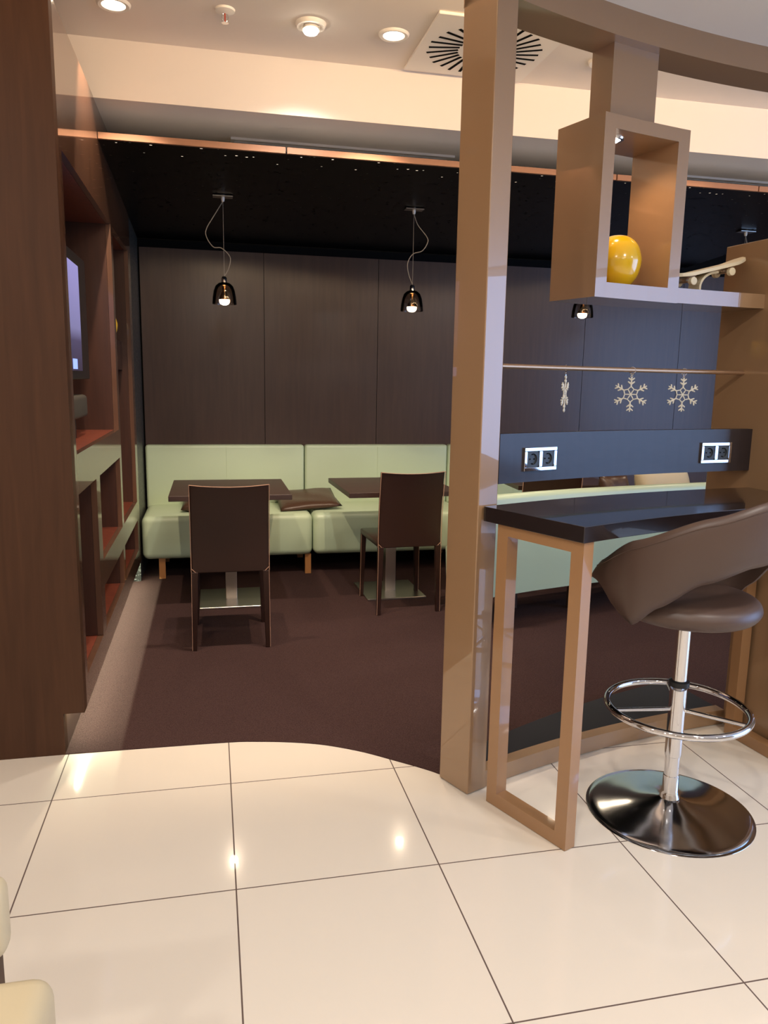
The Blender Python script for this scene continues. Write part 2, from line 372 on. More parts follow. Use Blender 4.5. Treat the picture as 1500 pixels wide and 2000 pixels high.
# ------------------------------------------------------------------ wall unit at the left
XF, XB = -0.54, -0.92
wu = thing('wall_unit', 'tall glossy brown built-in shelf unit running along the left side', 'shelf unit', (-0.7, 0.99, 0))
def yz(name, m, y0, y1, z0, z1, x0=-0.565, x1=XF, parent=wu, **kw):
    bm = B(); box(bm, x0, x1, y0, y1, z0, z1); return obj(name, bm, m, parent, world=True, **kw)
bm = B()
box(bm, -0.565, XF, 0.986, 3.49, 2.216, 2.69)            # top band
box(bm, -0.565, XF, 0.986, 1.067, 0.15, 2.216)           # first upright
box(bm, -0.565, XF, 2.458, 2.538, 0.15, 2.216)           # middle upright
box(bm, -0.565, XF, 3.35, 3.49, 0.15, 2.216)             # last upright
box(bm, -0.565, XF, 1.067, 2.458, 0.983, 1.136)          # rail below the screen
box(bm, -0.565, XF, 1.54, 1.651, 0.267, 0.983)           # lower divider
box(bm, -0.565, XF, 1.651, 2.458, 0.467, 0.592); box(bm, -0.565, XF, 2.538, 3.35, 0.467, 0.592)
box(bm, -0.565, XF, 1.067, 2.458, 0.15, 0.265); box(bm, -0.565, XF, 2.538, 3.35, 0.15, 0.265)
obj('face_frame', bm, M_unit, wu, world=True)
bm = B()
for y0, y1 in ((0.986, 1.067), (2.458, 2.538), (3.35, 3.49)): box(bm, XB, -0.566, y0, y1, 0.21, 2.69)
box(bm, XB, -0.566, 1.54, 1.651, 0.267, 0.983)
obj('upright', bm, M_niche_shade, wu, world=True)
for y0, y1, z0, z1 in ((1.067, 2.458, 0.983, 1.136), (1.651, 2.458, 0.467, 0.592), (2.538, 3.35, 0.467, 0.592), (1.067, 2.458, 0.21, 0.265), (2.538, 3.35, 0.21, 0.265), (1.067, 3.35, 2.216, 2.30)):
    yz('shelf_board', M_niche_lit, y0, y1, z0, z1, XB, -0.566)
bm = lathe(B(), [(0, 0.0025), (0.030, 0.002), (0.034, 0.0)], 28, (-0.70, 2.16, 0.592)); obj('cable_grommet', bm, M_black, wu, world=True)
yz('display_shelf', M_niche_shade, 2.538, 3.35, 1.466, 1.645, XB, -0.60)
yz('back_panel', M_niche_shade, 0.986, 3.49, 0.21, 2.69, -0.96, XB)
yz('plinth', M_wenge, 0.986, 4.10, 0.0, 0.21, -0.72, -0.612)
yz('light_strip', M_led, 1.0, 3.48, 0.1792, 0.182, -0.597, -0.593)
area('toe_light', (-0.595, 2.24, 0.1782), 0.003, 14.0, (0.92, 1.0, 0.72), (0, 0, -1), size_y=2.48)
# television on a plinth in the big niche
tv = thing('television', 'dark framed television glowing blue inside the left wall unit', 'television', (-0.70, 1.77, 1.20))
bm = B(); box(bm, -0.70, -0.655, 1.072, 2.30, 1.41, 2.00, 0.006); obj('frame', bm, M_black, tv, world=True)
bm = B(); box(bm, -0.656, -0.6535, 1.09, 2.07, 1.45, 1.945); obj('screen', bm, M_screen, tv, world=True)
bm = B(); box(bm, -0.6536, -0.6525, 1.80, 1.92, 1.458, 1.505); box(bm, -0.6536, -0.6525, 1.10, 1.17, 1.458, 1.505); obj('caption', bm, M_logo, tv, world=True)
bm = B(); box(bm, -0.86, -0.70, 1.5, 2.0, 1.5, 1.9); obj('wall_mount', bm, M_black, tv, world=True)
sb = thing('soundbar', 'dark rounded soundbar under the television in the wall unit', 'soundbar', (-0.70, 1.7, 1.136))
bm = B(); box(bm, -0.74, -0.645, 1.12, 2.12, 1.225, 1.335, 0.02, 4); obj('case', bm, mat('grey_cloth', srgb(62, 58, 50), 0.6), sb, smooth=True, world=True)
bm = B(); box(bm, -0.72, -0.67, 1.3, 1.9, 1.136, 1.23); obj('stand', bm, M_black, sb, world=True)

# ------------------------------------------------------------------ ceiling fittings
bm_ring = lambda: lathe(B(), [(0.050, 0.0), (0.052, -0.010), (0.066, -0.008), (0.069, 0.0)], 40)
def downlight(x, y, label, name='ceiling_downlight', lit=True, s=1.0, z=ZC):
    r = thing(name, label, 'ceiling light' if lit else 'ceiling speaker', (x, y, z))
    bm = lathe(B(), [(0.046*s, 0.0), (0.048*s, -0.008), (0.062*s, -0.010), (0.068*s, -0.004), (0.069*s, 0.0)], 40)
    obj('trim_ring', bm, M_white, r, smooth=True)
    bm = lathe(B(), [(0.0, -0.005), (0.047*s, -0.004), (0.047*s, 0.0)], 32)
    obj('lamp' if lit else 'cover', bm, M_lamp if lit else M_ceil, r, smooth=True)
    return r
downlight(-0.40, 1.63, 'lit round ceiling downlight nearest the left wall unit')
downlight(0.781, 1.611, 'lit flush ceiling downlight beside the square air diffuser')
for x, pw in ((-0.40, 110), (0.781, 120), (2.6, 14), (3.6, 14)): spot('downlight_beam', (x, 1.61, 2.92), pw, WARM, (0, 0.27, -1), 82, 0.35, 0.018)
downlight(1.813, 1.64, 'unlit round ceiling speaker behind the hanging display box stem', 'ceiling_speaker', False, 1.08)
gl = thing('gimbal_spotlight', 'bright tilted ceiling spotlight between sprinkler and flush downlight', 'ceiling light', (0.411, 1.60, ZC))
bm = lathe(B(), [(0.040, 0.0), (0.043, -0.016), (0.060, -0.016), (0.066, -0.006), (0.067, 0.0)], 40); obj('trim_ring', bm, M_white, gl, smooth=True)
bm = B(); cone(bm, (0, 0.0, -0.0), (0, -0.004, -0.030), 0.030, 0.036, 28); obj('gimbal_head', bm, M_white, gl, smooth=True)
bm = B(); lathe(bm, [(0.034, -0.030), (0.028, -0.040), (0.014, -0.046), (0, -0.047)], 28); obj('lamp', bm, M_lamp2, gl, smooth=True)
spot('gimbal_beam', (0.411, 1.60, 2.885), 85, WARM2, (0, 0.27, -1), 112, 0.9, 0.04)
sp_ = thing('fire_sprinkler', 'small white fire sprinkler hanging from the ceiling', 'sprinkler', (0.048, 1.565, ZC))
bm = lathe(B(), [(0, 0.0), (0.042, 0.0), (0.040, -0.008), (0.020, -0.016), (0.0, -0.016)], 32); obj('escutcheon', bm, M_white, sp_, smooth=True)
bm = B()
for s in (-1, 1): tube(bm, [(s*0.004, 0, -0.015), (s*0.013, 0, -0.022), (s*0.012, 0, -0.040), (s*0.003, 0, -0.048)], 0.0022)
cone(bm, (0, 0, -0.048), (0, 0, -0.052), 0.006, 0.015, 16); obj('head_frame', bm, M_chrome, sp_, smooth=True)
bm = B(); cone(bm, (0, 0, -0.016), (0, 0, -0.048), 0.003, 0.003, 10); obj('bulb', bm, mat('red_bulb', srgb(180, 70, 50), 0.2), sp_, smooth=True)
df = thing('air_diffuser', 'square white swirl air diffuser with radial slots in the ceiling', 'air vent', (1.215, 1.645, ZC))
bm = B(); box(bm, -0.305, 0.305, -0.305, 0.305, -0.012, 0.0, 0.003, 1); obj('plate', bm, M_white, df)
bm = B()
for k in range(28):
    a = 2*PI*k/28
    d, t = Vector((math.cos(a), math.sin(a), 0)), Vector((-math.sin(a), math.cos(a), 0))
    ra, rb = 0.115, 0.262 if k % 2 == 0 else 0.255
    o_ = 0.035
    q = [d*ra+t*(o_-0.007), d*rb+t*(o_-0.007), d*rb+t*(o_+0.007), d*ra+t*(o_+0.007)]
    hexa(bm, [v+Vector((0, 0, -0.0135)) for v in q]+[v+Vector((0, 0, -0.010)) for v in q])
obj('slots', bm, M_dark, df)
def grille(x0, x1, label):
    r = thing('air_grille', label, 'air vent', ((x0+x1)/2, 2.50, 2.685)); L = (x1-x0)/2
    bm = B(); box(bm, -L, L, -0.085, -0.068, -0.012, 0); box(bm, -L, L, 0.068, 0.085, -0.012, 0); box(bm, -L, -L+0.02, -0.068, 0.068, -0.012, 0); box(bm, L-0.02, L, -0.068, 0.068, -0.012, 0)
    obj('frame', bm, M_white, r)
    bm = B()
    for k in range(5): box(bm, -L+0.02, L-0.02, -0.058+k*0.027, -0.052+k*0.027, -0.010, -0.001)
    obj('slats', bm, M_white, r)
    bm = B(); box(bm, -L+0.02, L-0.02, -0.068, 0.068, -0.0009, -0.0001); obj('backing', bm, mat('duct_grey', srgb(90, 80, 72), 0.8), r)
grille(0.09, 1.33, 'long white slot air grille in the soffit left of the tall post')
grille(2.55, 3.9, 'long white slot air grille in the soffit right of the display box')

# ------------------------------------------------------------------ sofas along the back wall
def banquette(x0, x1, label):
    r = thing('banquette', label, 'bench', ((x0+x1)/2, 3.8, 0), 0, 'mint green wall banquettes'); L = (x1-x0)/2-0.003
    bm = B(); box(bm, -L, L, -0.30, 0.322, 0.15, 0.46, 0.045, 5); obj('seat', bm, M_green, r, smooth=True, sharp=60)
    b = bm = B()
    box(bm, -L, L, 0.235, 0.325, 0.42, 0.915, 0.022, 4)
    bk = obj('backrest', bm, M_green, r, smooth=True, sharp=60)
    bm = B(); tube(bm, [(0, 0.234, 0.46), (0, 0.234, 0.90)], 0.0016, 6); obj('seam', bm, M_green, bk)
    for px, py in (((-L+0.13, -0.24), (-L+0.13, 0.28)) if x0 < 0 else ())+((L-0.03, -0.24), (L-0.03, 0.28)):
        bm = B(); box(bm, px-0.022, px+0.022, py-0.022, py+0.022, 0.003, 0.152); obj('leg', bm, M_leg, r)
    return r
banquette(-0.535, 0.672, 'mint green wall banquette in the left corner, under a brown cushion')
banquette(0.672, 1.850, 'mint green wall banquette behind the second table, right of the cushion')
banquette(1.850, 3.02, 'mint green wall banquette glimpsed between second chair and tall post')
def pillow(name, m, w_, d_, h_):
    bm = B(); n = 14; top = {}; bot = {}
    for i in range(n+1):
        for j in range(n+1):
            u, v = 2*i/n-1, 2*j/n-1
            pinch = 1-0.07*(1-abs(u*v))*(abs(u)**4+abs(v)**4)*0.8
            x, y = u*w_/2*pinch, v*d_/2*pinch
            hgt = h_/2*((1-u**4)*(1-v**4))**0.55
            wob = 0.006*math.sin(5*u+2*v)*math.cos(4*v-u)*(1-u*u)*(1-v*v)
            top[i, j] = bm.verts.new((x, y, hgt+wob)); bot[i, j] = top[i, j] if i in (0, n) or j in (0, n) else bm.verts.new((x, y, -hgt+wob*0.3))
    for i in range(n):
        for j in range(n):
            bm.faces.new((top[i, j], top[i+1, j], top[i+1, j+1], top[i, j+1]))
            q = [bot[i, j], bot[i, j+1], bot[i+1, j+1], bot[i+1, j]]
            bm.faces.new(q)
    return obj(name, bm, m, smooth=True, sharp=180)
cu = pillow('cushion', M_cush, 0.47, 0.38, 0.065); cu.location = (0.66, 3.80, 0.520); cu.rotation_euler = (math.radians(13), math.radians(-3), math.radians(5))
tag(cu, 'brown leather cushion lying on the green bench between the tables', 'cushion', 'brown leather cushions')
cu2 = pillow('cushion', M_cush, 0.40, 0.36, 0.10); cu2.location = (-0.06, 3.80, 0.525); cu2.rotation_euler = (math.radians(14), 0, math.radians(-3))
tag(cu2, 'brown leather cushion mostly hidden behind the left dining chair', 'cushion', 'brown leather cushions')

# ------------------------------------------------------------------ tables
def make_table(label):
    r = thing('pedestal_table', label, 'table', (0, 0, 0), 0, 'square pedestal tables')
    bm = B(); box(bm, -0.36, 0.36, -0.365, 0.365, 0.71, 0.742, 0.002, 1); obj('tabletop', bm, M_table, r)
    bm = B(); box(bm, -0.16, 0.16, -0.16, 0.16, 0.70, 0.711); obj('mounting_plate', bm, M_black, r)
    bm = B(); box(bm, -0.036, 0.036, -0.036, 0.036, 0.012, 0.705, 0.003, 2); obj('column', bm, M_steel, r)
    bm = B(); box(bm, -0.20, 0.20, -0.22, 0.22, 0.003, 0.016, 0.002, 1); obj('base_plate', bm, M_steel, r)
    return r
ta = make_table('square dark wood pedestal table behind the left dining chair'); ta.location = (0.065, 2.945, 0)
dup(ta, (1.127, 2.975, 0), 0.03, 'square dark wood pedestal table behind the chair beside the post')
dup(ta, (2.36, 3.17, 0), -0.06, 'square dark wood pedestal table behind the partition, over the green backrest')

# ------------------------------------------------------------------ dining chairs (back towards -y)
def make_chair(label):
    r = thing('dining_chair', label, 'chair', (0, 0, 0), 0, 'brown leather dining chairs')
    W = 0.2
    bm = B(); n, k = 10, 8; F = {}; Bk = {}
    for i in range(n+1):
        for j in range(k+1):
            u, v = i/n*2-1, j/k; z = 0.425+0.468*v
            y = -0.055*v*v-0.02*u*u*(-1)*v*0.6; x = u*(W+0.0)
            zz = z-0.012*(1-u*u)*(1 if j == k else 0)+0.0
            F[i, j] = bm.verts.new((x, y+0.012, zz)); Bk[i, j] = bm.verts.new((x*(0.985 if i in (0, n) else 1), y-0.012, zz))
    for i in range(n):
        for j in range(k):
            bm.faces.new((F[i, j], F[i+1, j], F[i+1, j+1], F[i, j+1])); bm.faces.new((Bk[i, j], Bk[i, j+1], Bk[i+1, j+1], Bk[i+1, j]))
    for j in range(k):
        bm.faces.new((F[0, j], F[0, j+1], Bk[0, j+1], Bk[0, j])); bm.faces.new((F[n, j], Bk[n, j], Bk[n, j+1], F[n, j+1]))
    for i in range(n):
        bm.faces.new((F[i, 0], Bk[i, 0], Bk[i+1, 0], F[i+1, 0])); bm.faces.new((F[i, k], F[i+1, k], Bk[i+1, k], Bk[i, k]))
    bk = obj('backrest', bm, M_brown, r, smooth=True, sharp=50, bevel=0.004)
    bm = B()
    path = lambda s: [(s*(W+0.001), -0.055*v*v+0.012*v*0.6-0.011, 0.43+0.462*v) for v in [q/8 for q in range(9)]]
    tube(bm, path(-1), 0.0022, 6); tube(bm, path(1), 0.0022, 6)
    tube(bm, [(u*W, -0.066+0.007*u*u, 0.893-0.011*(1-u*u)) for u in [q/5-1 for q in range(11)]], 0.0022, 6)
    for s in (-1, 1): tube(bm, [(s*W, -0.013, 0.45), (s*(W-0.022), -0.0135, 0.428)], 0.0018, 6)
    obj('stitching', bm, M_stitch, bk)
    bm = B(); box(bm, -W-0.002, W+0.002, 0.005, 0.445, 0.425, 0.465, 0.012, 3); obj('seat', bm, M_brown, r, smooth=True, sharp=60)
    for sx, y0, y1 in ((-1, 0.0, -0.004), (1, 0.0, -0.004), (-1, 0.428, 0.434), (1, 0.428, 0.434)):
        bm = B(); a, b = 0.017, 0.012; x0 = sx*(W-0.017); x1 = sx*(W-0.008)
        hexa(bm, [(x1-b, y1-b, 0.003), (x1+b, y1-b, 0.003), (x1+b, y1+b, 0.003), (x1-b, y1+b, 0.003), (x0-a, y0-a, 0.43), (x0+a, y0-a, 0.43), (x0+a, y0+a, 0.43), (x0-a, y0+a, 0.43)])
        lg = obj('leg', bm, M_brown, r, bevel=0.003)
        bm = B(); tube(bm, [(x1+sx*b*0.98, y1-b*0.98, 0.006), (x0+sx*a*0.98, y0-a*0.98, 0.43)], 0.0016, 6); obj('stitching', bm, M_stitch, lg)
    return r
ca = make_chair('brown leather dining chair standing in front of the left table'); ca.location = (0.042, 2.00, 0); ca.rotation_euler.z = math.radians(-0.5)
dup(ca, (1.13, 2.462, 0), math.radians(3.0), 'brown leather dining chair beside the tall post, drawn up to its table')
dup(ca, (2.185, 2.76, 0), math.radians(-8), 'brown leather dining chair behind the partition, only its back top showing')

# ------------------------------------------------------------------ free-standing green backrest seen through the partition
gb = thing('curved_banquette', 'curved mint green banquette seen from behind through the partition', 'bench', (2.2, 2.2, 0))
def gpt(t, z):   # t 0..1 along its length
    lowp = [(1.50, 2.045), (1.56, 2.068), (1.83, 2.158), (2.119, 2.236), (2.75, 2.37), (3.36, 2.47)]
    hip = [(1.435, 1.925), (1.50, 1.952), (1.79, 2.054), (2.09, 2.142), (2.735, 2.277), (3.40, 2.38)]
    def at(P):
        f = t*(len(P)-1); i = min(int(f), len(P)-2); q = f-i; return Vector((P[i][0]*(1-q)+P[i+1][0]*q, P[i][1]*(1-q)+P[i+1][1]*q, 0))
    k = (z-0.2)/0.6; p = at(lowp)*(1-k)+at(hip)*k; p.z = z; return p
bm = B(); n = 40; prof = [(0.0, 0.2), (0.0, 0.5), (0.0, 0.785), (0.012, 0.803), (0.05, 0.812), (0.085, 0.803), (0.10, 0.785), (0.10, 0.47), (0.36, 0.47), (0.39, 0.44), (0.39, 0.2)]
rings = []
for i in range(n+1):
    t = i/n; a, b = gpt(max(t-0.02, 0), 0.4), gpt(min(t+0.02, 1), 0.4); d = (b-a).normalized(); nn = Vector((-d.y, d.x, 0))
    drop = 1.0
    rings.append([bm.verts.new(gpt(t, z)+nn*o) for o, z in prof])
m_ = len(prof)
for A, Bq in zip(rings, rings[1:]):
    for k in range(m_): bm.faces.new((A[k], A[(k+1) % m_], Bq[(k+1) % m_], Bq[k]))
bm.faces.new(rings[0]); bm.faces.new(rings[-1][::-1])
obj('upholstery', bm, M_green, gb, smooth=True, sharp=50, world=True)
for (x, y) in ((1.83, 2.47), (2.195, 2.40), (3.1, 2.55), (1.62, 2.40)):
    bm = B(); box(bm, x-0.02, x+0.02, y-0.02, y+0.02, 0.003, 0.21); obj('leg', bm, M_wenge, gb, world=True)
cc = pillow('cushion', M_cream, 0.46, 0.40, 0.15); cc.location = (2.92, 2.57, 0.69); cc.rotation_euler = (math.radians(72), 0, math.radians(10))
tag(cc, 'cream quilted cushion standing on the curved green banquette', 'cushion')
cb = pillow('cushion', M_cush, 0.22, 0.36, 0.12); cb.location = (2.51, 2.48, 0.68); cb.rotation_euler = (math.radians(75), 0, math.radians(10))
tag(cb, 'dark brown cushion leaning beside the cream cushion on the curved banquette', 'cushion')

# ------------------------------------------------------------------ pendant lamps
def make_pendant(x, y, label, swing):
    zt = zpan(y)
    r = thing('pendant_lamp', label, 'lamp', (x, y, zt), 0, 'smoked glass pendant lamps')
    zs = 2.025-zt
    bm = B(); box(bm, -0.058, 0.058, -0.03, 0.03, -0.010, -0.004); cone(bm, (0, 0, -0.004), (0, 0, 0.006), 0.016, 0.016, 16); obj('ceiling_bracket', bm, M_steel, r)
    bm = lathe(B(), [(0, -0.010), (0.010, -0.010), (0.011, -0.022), (0.008, -0.034), (0.0, -0.036)], 16); obj('cable_grip', bm, M_white, r, smooth=True)
    bm = B(); tube(bm, [(0, 0, -0.03), (0.001, 0, zs)], 0.0013, 6); obj('steel_cable', bm, M_cord, r)
    bm = B(); tube(bm, smooth_curve([(0.003*abs(s), 0, -0.032) if i == 0 else (s, 0.004, q*(zs+0.01)-0.0) for i, (s, q) in enumerate(swing)], 6), 0.0028, 8); obj('power_cord', bm, M_cord, r, smooth=True)
    bm = lathe(B(), [(0, zs+0.004), (0.010, zs+0.003), (0.016, zs-0.005), (0.016, zs-0.046), (0.010, zs-0.05), (0.0, zs-0.05)], 24); obj('socket', bm, M_chrome, r, smooth=True)
    bm = lathe(B(), [(0.014, zs-0.030), (0.034, zs-0.036), (0.052, zs-0.052), (0.063, zs-0.080), (0.070, zs-0.120), (0.073, zs-0.158), (0.0705, zs-0.158), (0.0675, zs-0.120), (0.0605, zs-0.081), (0.050, zs-0.055), (0.033, zs-0.039), (0.014, zs-0.033)], 40)
    obj('shade', bm, M_smoke, r, smooth=True, sharp=60)
    bm = lathe(B(), [(0.011, zs-0.05), (0.012, zs-0.075), (0.020, zs-0.098), (0.030, zs-0.122), (0.031, zs-0.132)], 28)
    bl = obj('reflector_bulb', bm, M_gold, r, smooth=True)
    bm = lathe(B(), [(0.0315, zs-0.132), (0.031, zs-0.146), (0.024, zs-0.157), (0.012, zs-0.163), (0, zs-0.164)], 28); obj('bulb_face', bm, M_bulb, bl, smooth=True)
    spot('pendant_beam', (x, y, 1.845), 16, WARM, (0, 0, -1), 125, 0.7, 0.03)
    return r
SW1 = [(0.0, 0.07), (-0.043, 0.22), (-0.098, 0.42), (-0.098, 0.53), (-0.06, 0.645), (-0.012, 0.655), (0.036, 0.76), (0.030, 0.89), (0.004, 1.0)]
SW2 = [(0.0, 0.05), (0.028, 0.21), (0.088, 0.36), (0.094, 0.44), (0.06, 0.55), (0.0, 0.60), (-0.032, 0.72), (-0.026, 0.86), (0.0, 1.0)]
make_pendant(0.052, 2.90, 'smoked glass pendant lamp above the left table', SW1)
make_pendant(1.224, 2.90, 'smoked glass pendant lamp above the second table, left of the post', SW2)
make_pendant(2.408, 2.90, 'smoked glass pendant lamp whose shade shows below the display box', SW1)
make_pendant(3.600, 2.90, 'smoked glass pendant lamp at the right, bracket above the fin', SW2)

# ------------------------------------------------------------------ lacquered partition
rd = thing('room_divider', 'curved taupe lacquered partition with tall post and display box', 'partition', pol(0.04, 4.35))
def dpart(name, bm, m=M_lacq, parent=rd, **kw): return obj(name, bm, m, parent, world=True, **kw)
bm = B(); arcbox(bm, 0.0, 0.086, 4.28, 4.43, 0.003, 2.60, 1); dpart('post', bm, bevel=0.003)
bm = B(); arcbox(bm, 0.0, 3.2, 4.281, 4.431, 2.574, 2.70); dpart('beam', bm)
bm = B(); arcbox(bm, 0.552, 0.758, 4.325, 4.428, 2.333, 2.575, 1); dpart('hanger', bm)
s0, s1, za, zb, w1 = 0.490, 0.890, 1.733, 2.333, 0.052
bm = B()
RA, RB = 4.281, 4.512
arcbox(bm, s0, s0+w1, RA, RB, za, zb, 1); arcbox(bm, s1-w1, s1, RA, RB, za, zb, 1)
arcbox(bm, s0+w1, s1-w1, RA, RB, za, za+w1, 3); arcbox(bm, s0+w1, s1-w1, RA, RB, zb-0.045, zb, 3)
db = dpart('display_box', bm)
pz = pol(0.62, 4.37, zb-0.045)
bm = lathe(B(), [(0.020, -0.0005), (0.022, -0.006), (0.033, -0.006), (0.035, 0.0)], 28, pz); obj('spot_ring', bm, M_chrome, db, smooth=True, world=True)
bm = lathe(B(), [(0.0, -0.014), (0.012, -0.012), (0.021, -0.005), (0.021, -0.001)], 24, pz); obj('spot_lamp', bm, M_lamp2, db, world=True)
spot('box_beam', pz+Vector((0, 0, -0.020)), 6, (1.0, 0.66, 0.40), (0.15, 0, -1), 140, 0.6, 0.02)
bm = B(); arcbox(bm, 0.890, 1.3217, 4.284, 4.512, 1.735, 1.789); dpart('shelf', bm)
bm = B(); arcbox(bm, 1.3217, 1.40, 4.16, 4.515, 0.95, 2.0, 1); arcbox(bm, 1.3217, 1.40, 3.95, 4.29, 0.003, 0.95, 1); dpart('end_fin', bm, bevel=0.003)
bm = B(); arcbox(bm, 0.086, 1.3217, 4.285, 4.335, 0.003, 0.065); arcbox(bm, 1.40, 3.4, 4.285, 4.335, 0.003, 0.065); dpart('base_rail', bm)
bm = B(); arcbox(bm, 0.086, 1.3217, 4.335, lambda s: 4.425+0.165*s, 0.003, 0.058); dpart('kick_ledge', bm, mat('dark_satin', srgb(26, 22, 28), 0.5, spec=0.3))
bm = B(); tube(bm, [pol(0.080+i*(1.242/24), 4.36, 1.4875) for i in range(25)], 0.0085, 12); dpart('hanging_rail', bm, M_rod, smooth=True)
# board with sockets
bd = thing('socket_board', 'dark board with two chrome double sockets across the partition', 'board', pol(0.7, 4.29, 1.10))
bm = B(); arcbox(bm, 0.087, 1.3215, 4.28, 4.312, 1.098, 1.265); obj('board', bm, M_board, bd, world=True)
def socket(s, z):
    t = TH0-s/RR; er = Vector((math.cos(t), math.sin(t), 0)); es = Vector((math.sin(t), -math.cos(t), 0)); o0 = pol(s, 4.28, z)
    def P(a, b, c): return o0+es*a+Vector((0, 0, b))-er*c
    def bx(bm, a0, a1, b0, b1, c0, c1): hexa(bm, [P(a0, b0, c0), P(a1, b0, c0), P(a1, b0, c1), P(a0, b0, c1), P(a0, b1, c0), P(a1, b1, c0), P(a1, b1, c1), P(a0, b1, c1)])
    bm = B(); bx(bm, -0.0755, 0.0755, 0.0275, 0.0405, 0, 0.009); bx(bm, -0.0755, 0.0755, -0.0405, -0.0275, 0, 0.009)
    for a0, a1 in ((-0.0755, -0.063), (-0.0075, 0.0075), (0.063, 0.0755)): bx(bm, a0, a1, -0.0275, 0.0275, 0, 0.009)
    fr = obj('double_socket', bm, M_chrome, bd, world=True, bevel=0.0015)
    for q in (-0.0352, 0.0352):
        bm = B(); n = 28; out = []; inn = []; dp = []
        sq = []
        for i in range(n):
            a = 2*PI*i/n; c, d = math.cos(a), math.sin(a); m = 0.0275/max(abs(c), abs(d))
            sq.append(bm.verts.new(P(q+c*m, d*m, 0.006))); inn.append(bm.verts.new(P(q+c*0.0195, d*0.0195, 0.006))); dp.append(bm.verts.new(P(q+c*0.0185, d*0.0185, -0.012+0.0125)))
        for i in range(n):
            j = (i+1) % n; bm.faces.new((sq[i], sq[j], inn[j], inn[i])); bm.faces.new((inn[i], inn[j], dp[j], dp[i]))
        bm.faces.new(dp)
        obj('insert', bm, M_insert, fr, world=True)
        bm = B()
        for e in (-0.0095, 0.0095): bx(bm, q+e-0.0025, q+e+0.0025, -0.0025, 0.0025, 0.0006, 0.0012)
        for e in (-0.017, 0.015): bx(bm, q-0.002, q+0.002, e, e+0.003, 0.0006, 0.004)
        obj('contacts', bm, M_dark, fr, world=True)
socket(0.272, 1.1755); socket(1.142, 1.173)
# ball vase in the box (and one on the wall unit's shelf)
prof = [(0, 0.0), (0.035, 0.0), (0.055, 0.012), (0.078, 0.045), (0.0885, 0.088), (0.086, 0.120), (0.073, 0.155), (0.050, 0.178), (0.025, 0.188), (0, 0.190)]
def fine(prof, sub=5): return [(max(p.x, 0), p.y) for p in smooth_curve([(a, b, 0) for a, b in prof], sub)]
bm = lathe(B(), fine(prof), 56); vz = obj('vase', bm, M_ball, smooth=True, sharp=180); vz.location = pol(0.706, 4.41, 1.7855)
tag(vz, 'glossy yellow ball vase inside the hanging display box', 'vase', 'yellow ball vases')
v2 = vz.copy(); C.objects.link(v2); v2.location = (-0.655, 2.99, 1.6455); v2.scale = (0.85, 0.85, 0.85)
tag(v2, 'yellow ball vase half hidden on the left wall unit shelf', 'vase', 'yellow ball vases')
# skateboard on its stand
sk = thing('skateboard', 'ivory skateboard tilted on a curved stand beside the display box', 'skateboard', pol(1.08, 4.40, 1.789))
a_, b_ = pol(0.955, 4.40, 1.838), pol(1.335-0.03, 4.40, 1.928)
ax = (b_-a_); Lk = ax.length; ax.normalize(); side = Vector((0, 0, 1)).cross(ax).normalized(); up_ = ax.cross(side)
bm = B(); n = 24; top = []; bot = []
pro = []
for i in range(n+1):
    t = i/n; wv = 0.052*(1-abs(2*t-1)**5)**0.5
    pro.append((t, max(wv, 0.004)))
loop = [(t, wv) for t, wv in pro]+[(t, -wv) for t, wv in reversed(pro)]
def dk(t, wv, h): 
    kick = 0.018*max(0, abs(2*t-1)-0.6)**1.3*2.0
    return a_+ax*(Lk*t)+side*wv+up_*(h+kick)
T = [bm.verts.new(dk(t, wv, 0.006)) for t, wv in loop]; Bo = [bm.verts.new(dk(t, wv, -0.008)) for t, wv in loop]; N = len(loop)
for i in range(N):
    j = (i+1) % N; bm.faces.new((T[i], T[j], Bo[j], Bo[i]))
for i in range(n):
    bm.faces.new((T[i], T[i+1], T[N-2-i], T[N-1-i])); bm.faces.new((Bo[i], Bo[N-1-i], Bo[N-2-i], Bo[i+1]))
obj('deck', bm, M_ivory, sk, world=True, bevel=0.002)
for t in (0.2, 0.72):
    c = a_+ax*(Lk*t)
    bm = B(); hexa(bm, [c+ax*(-0.03)+side*(-0.018)+up_*(-0.016), c+ax*0.03+side*(-0.018)+up_*(-0.016), c+ax*0.03+side*0.018+up_*(-0.016), c+ax*(-0.03)+side*0.018+up_*(-0.016),
                        c+ax*(-0.045)+side*(-0.022)+up_*(-0.008), c+ax*0.045+side*(-0.022)+up_*(-0.008), c+ax*0.045+side*0.022+up_*(-0.008), c+ax*(-0.045)+side*0.022+up_*(-0.008)])
    cone(bm, c+up_*(-0.016), c+up_*(-0.024), 0.012, 0.009, 12); cone(bm, c+up_*(-0.026)-side*0.045, c+up_*(-0.026)+side*0.045, 0.005, 0.005, 10)
    tr = obj('truck', bm, M_steel, sk, world=True)
    for e in (-1, 1):
        bm = B(); cone(bm, c+up_*(-0.027)+side*(e*0.03), c+up_*(-0.027)+side*(e*0.048), 0.0155, 0.0155, 20); obj('wheel', bm, M_ivory, tr, world=True, smooth=True, bevel=0.002)
bm = B()
path = smooth_curve([pol(1.082, 4.40, 1.79), pol(1.083, 4.40, 1.823), pol(1.10, 4.40, 1.850), pol(1.13, 4.40, 1.867), pol(1.165, 4.40, 1.874)], 6)
wv_ = [0.011]*len(path)
for p, q in zip(path, path[1:]):
    d = (q-p).normalized(); nn = side.cross(d).normalized()*0.0045; hw = side*0.03
    hexa(bm, [p-hw-nn, p+hw-nn, p+hw+nn, p-hw+nn, q-hw-nn, q+hw-nn, q+hw+nn, q-hw+nn])
box(bm, *[0]*6) if False else None
obj('stand', bm, M_ivory, sk, world=True)

